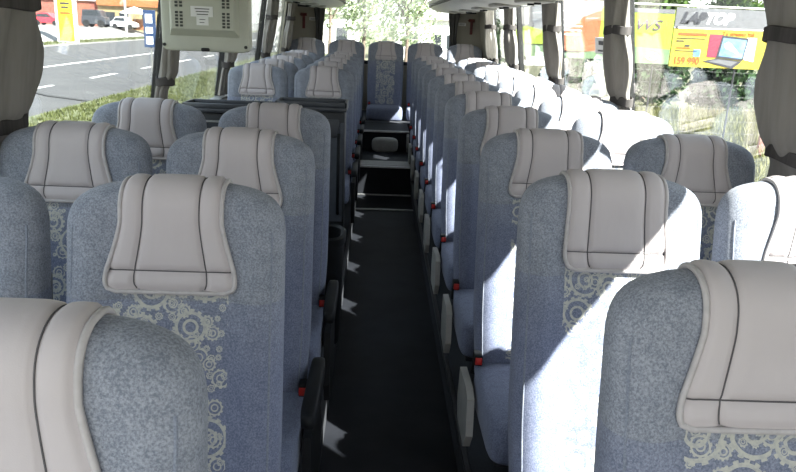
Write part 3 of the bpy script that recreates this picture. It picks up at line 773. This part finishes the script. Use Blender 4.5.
# orange banner
t = banner(4.3, 5.42, -.60, .75, 'banner with orange hill shape under a pinkish sky', 'bsky'); Hh = 1.35
patch(t, 'orange_shape', 'borange', [q(1, 50), q(1, 32), q(13, 26), q(22, 16), q(36, 10), q(41, 9), q(41, 46), q(20, 50)]); patch(t, 'green_foot', 'bgreen', qr(0, 48, 45, 55)); patch(t, 'lime_edge', 'blime', qr(40, 5, 45.5, 38), -.012)
for a in (24, 28, 32): patch(t, 'white_line', 'white', qr(3, a, 22-.2*a+5, a+1.3), -.012)
patch(t, 'yellow_wedge', 'byel', [q(11, 33), q(16, 33), q(14.5, 43), q(12, 43)], -.012)
t = banner(3.25, 4.25, -.60, .70, 'grey and green banner at the left end of the fence', 'bgrey'); Hh = 1.3
patch(t, 'green_hill', 'blime', [q(0, 38), q(0, 28), q(10, 24), q(22, 27), q(36, 30), q(36, 42), q(0, 42)]); patch(t, 'green_foot', 'bgreen', qr(0, 41, 40, 53)); patch(t, 'yellow_edge', 'byel', qr(35.5, 10, 40, 42), -.012)
o = MB().box(-.07, .07, -.05, .05, 0, .95, .01).build('red_post', M['brick'], None, loc=(9.4, 17.4, GZ-.04)); tag(o, 'short red post in the grass below the laptop banner', 'post')

# --- left: pylon, blue sign, parked cars, shops
t = thing('pylon_sign', 'tall yellow advertising pylon on the far side of the road', 'sign', (-28.9, 70, GZ+.05))
MB().box(-.95, .95, -.15, .15, 0, 6.5, .03).build('pylon_frame', M['whitewall'], t); MB().box(-.68, .68, -.19, -.14, .15, 6.3).build('yellow_panel', M['yellow'], t)
for k, (a, w_, mt) in enumerate(((2.55, .45, 'btext'), (3.05, .3, 'ink'), (3.4, .42, 'ink'), (3.75, .34, 'btext'), (4.1, .45, 'ink'), (4.5, .3, 'btext'))):
    MB().box(-w_, w_, -.21, -.19, a, a+.16).build('lettering_band', M[mt], t)
t = thing('street_sign', 'blue sign with white marks beside the black window pillar', 'sign', (-6.1, 20, GZ+.05))
MB().tube([(0, .03, 0), (0, .03, 2.95)], .03, 8).build('pole', M['metal'], t, smooth=60); MB().box(-.16, .16, -.02, .02, 2.0, 2.95, .01).build('sign_panel', M['signblue'], t)
for a, b_ in ((2.62, 2.85), (2.36, 2.52), (2.08, 2.28)): MB().box(-.10, .08, -.026, -.02, a, b_).build('white_mark', M['white'], t)
def car(x, y, z, L, H, mat, label, kind):
    t = thing('parked_car', label, 'car', (x, y, z), 0, 'parked cars'); W_ = 1.8
    hb = H*.55
    if kind == 'suv': prof = [(-.5, .18), (-.5, .55), (-.47, .62), (-.44, .98), (-.36, 1.), (.2, 1.), (.3, .93), (.36, .62), (.48, .56), (.5, .4), (.5, .18)]
    else: prof = [(-.5, .2), (-.5, .55), (-.42, .62), (-.28, .95), (-.1, 1.), (.08, .97), (.26, .62), (.45, .52), (.5, .4), (.5, .2)]
    m = MB(); m.prism([(a*L, b_*H) for a, b_ in prof], 'y', -W_/2, W_/2); m.build('car_body', mat, t, smooth=35)
    gl = [(-.4, .64), (-.27, .9), (.07, .9), (.21, .64)] if kind != 'suv' else [(-.43, .66), (-.41, .92), (.19, .92), (.31, .66)]
    MB().prism([(a*L, b_*H) for a, b_ in gl], 'y', -W_/2-.01, W_/2+.01).build('side_windows', M['carglass'], t)
    for a in (-.31, .31):
        for sg in (-1, 1): MB().tube([(a*L, sg*(W_/2-.1), .21*H), (a*L, sg*(W_/2+.03), .21*H)], .21*H, 16).build('wheel', M['tyre'], t, smooth=40)
    return t
LZ = GZ+1.06
car(-41.4, 95, LZ, 3.4, 1.5, M['carred'], 'red car parked left of the yellow pylon', 'sedan')
car(-35.6, 95, LZ, 2.9, 2.1, M['cardark'], 'dark car parked right of the yellow pylon', 'suv')
car(-32.4, 96, LZ-.1, 3.0, 1.5, M['carwhite'], 'white car parked nearest to the parasol', 'sedan')
t = thing('shop_building', 'brick and ochre shop front behind the parked cars', 'building', (-38, 101, LZ))
MB().box(-14, 14, 0, 6, -1, 7).build('wall', M['whitewall'], t)
for a, b_, mt, nm in ((-14, -4.6, 'brick', 'brick_front'), (-3.8, -.4, 'terra', 'shutter'), (-4.6, -3.8, 'brick', 'brick_pier'), (-.4, .6, 'brick', 'brick_pier'), (.6, 13.9, 'ochre', 'ochre_front')): MB().box(a, b_, -.25, 0, -.8, 4.6).build(nm, M[mt], t)
for a in (1.6, 3.4, 6.4): MB().box(a, a+1.2, -.3, -.25, 0, 1.9).build('doorway', M['carglass'], t)
MB().box(.6, 13.9, -.6, -.25, 2.7, 3.5).build('awning', M['orange'], t); MB().box(-13.9, .4, -.5, -.25, 3.2, 3.6).build('fascia', M['whitewall'], t)
t = thing('parasol', 'white parasol over an orange stall at the shops', 'parasol', (-31.6, 97.6, LZ-.1))
m = MB(); m.loft([[Vector((r_*math.cos(2*PI*k/8), r_*math.sin(2*PI*k/8), z)) for k in range(8)] for r_, z in ((1.9, 1.9), (1.9, 2.0), (1., 2.45), (.05, 2.75))]); m.build('canopy', M['whitewall'], t)
MB().tube([(0, 0, 0), (0, 0, 2.6)], .04, 8).build('pole', M['metal'], t); 
o = MB().box(-1.0, 1.2, -.4, .4, 0, 1.35, .03).build('market_stall', M['orange'], None, loc=(-31.2, 99, LZ-.2)); tag(o, 'orange market stall under the white parasol', 'stall')
t = thing('lamp_post', 'pale street lamp post between the dark and the white car', 'lamp post', (-30.9, 92, GZ+.6)); MB().tube([(0, 0, 0), (0, 0, 8)], .16, 10).build('pole', M['panel'], t, smooth=60); MB().box(-.2, .2, -1.6, .1, 8, 8.15, .03).build('lamp_head', M['panel'], t)

# --- behind the bus
t = thing('white_building', 'long white building seen through the back window', 'building', (6, 64, GZ))
MB().box(-4.6, 9, 0, 8, 0, 3.4).build('wall', M['whitewall'], t); MB().box(-4.8, 9.2, -.3, 8.2, 3.4, 3.7).build('roof', M['roofgrey'], t)
for a in (-3.6, -1.6, -.4, 1.2, 3.2): 
    f = MB().box(a, a+.9, -.06, 0, 1.0, 2.3).build('window', M['white'], t); MB().box(a+.08, a+.82, -.08, -.06, 1.08, 2.22).build('pane', M['carglass'], f)
t = thing('white_building', 'low white house at the left of the back window', 'building', (-6.5, 70, GZ))
MB().box(-4, 4.4, 0, 7, 0, 3.6).build('wall', M['whitewall'], t); MB().prism([(-4.3, 3.6), (4.7, 3.6), (.2, 4.9)], 'y', -.3, 7.3).build('roof', M['roofgrey'], t)
for a in (-2.5, 0, 2.4): MB().box(a, a+1, -.06, 0, 1.2, 2.4).build('window', M['carglass'], t)
car(2.8, 33, GZ-.04, 4.4, 1.5, M['carwhite'], 'pale car behind the bus, seen above the rear seats', 'sedan')
g = MB(); g.box(-9, 6.2, 24, 60, GZ-.1, GZ-.03+.05); struct(g.build('ground_yard', M['concrete']))

# ---------------------------------------------------------------- light
sun = bpy.data.lights.new('sun', 'SUN'); sun.energy = 33.; sun.angle = math.radians(.7); sun.color = (1, .98, .955)
so = bpy.data.objects.new('sun', sun); COL.objects.link(so)
az, el = math.radians(-40), math.radians(44)        # azimuth from +x towards +y
d = Vector((math.cos(el)*math.cos(az), math.cos(el)*math.sin(az), math.sin(el)))
so.rotation_euler = d.to_track_quat('Z', 'Y').to_euler()
w = bpy.data.worlds.new('sky'); sc.world = w; w.use_nodes = True; nt = w.node_tree; nt.nodes.clear(); b = NB(nt)
bg = b.n('ShaderNodeBackground'); ou = b.n('ShaderNodeOutputWorld'); nt.links.new(bg.outputs[0], ou.inputs[0])
tc = b.n('ShaderNodeTexCoord').outputs['Generated']; sp = b.n('ShaderNodeSeparateXYZ'); nt.links.new(tc, sp.inputs[0])
b.put(bg.inputs[0], b.mix(b.ramp(sp.outputs[2], 0., .7), (1., 1., 1.), (.62, .78, 1.))); bg.inputs[1].default_value = 2.6
sc.view_settings.view_transform = 'Standard'; sc.view_settings.look = 'None'; sc.view_settings.gamma = 1; sc.view_settings.exposure = 0
sc.view_settings.use_curve_mapping = False
sc.cycles.max_bounces = 10; sc.cycles.transparent_max_bounces = 16; sc.cycles.diffuse_bounces = 6
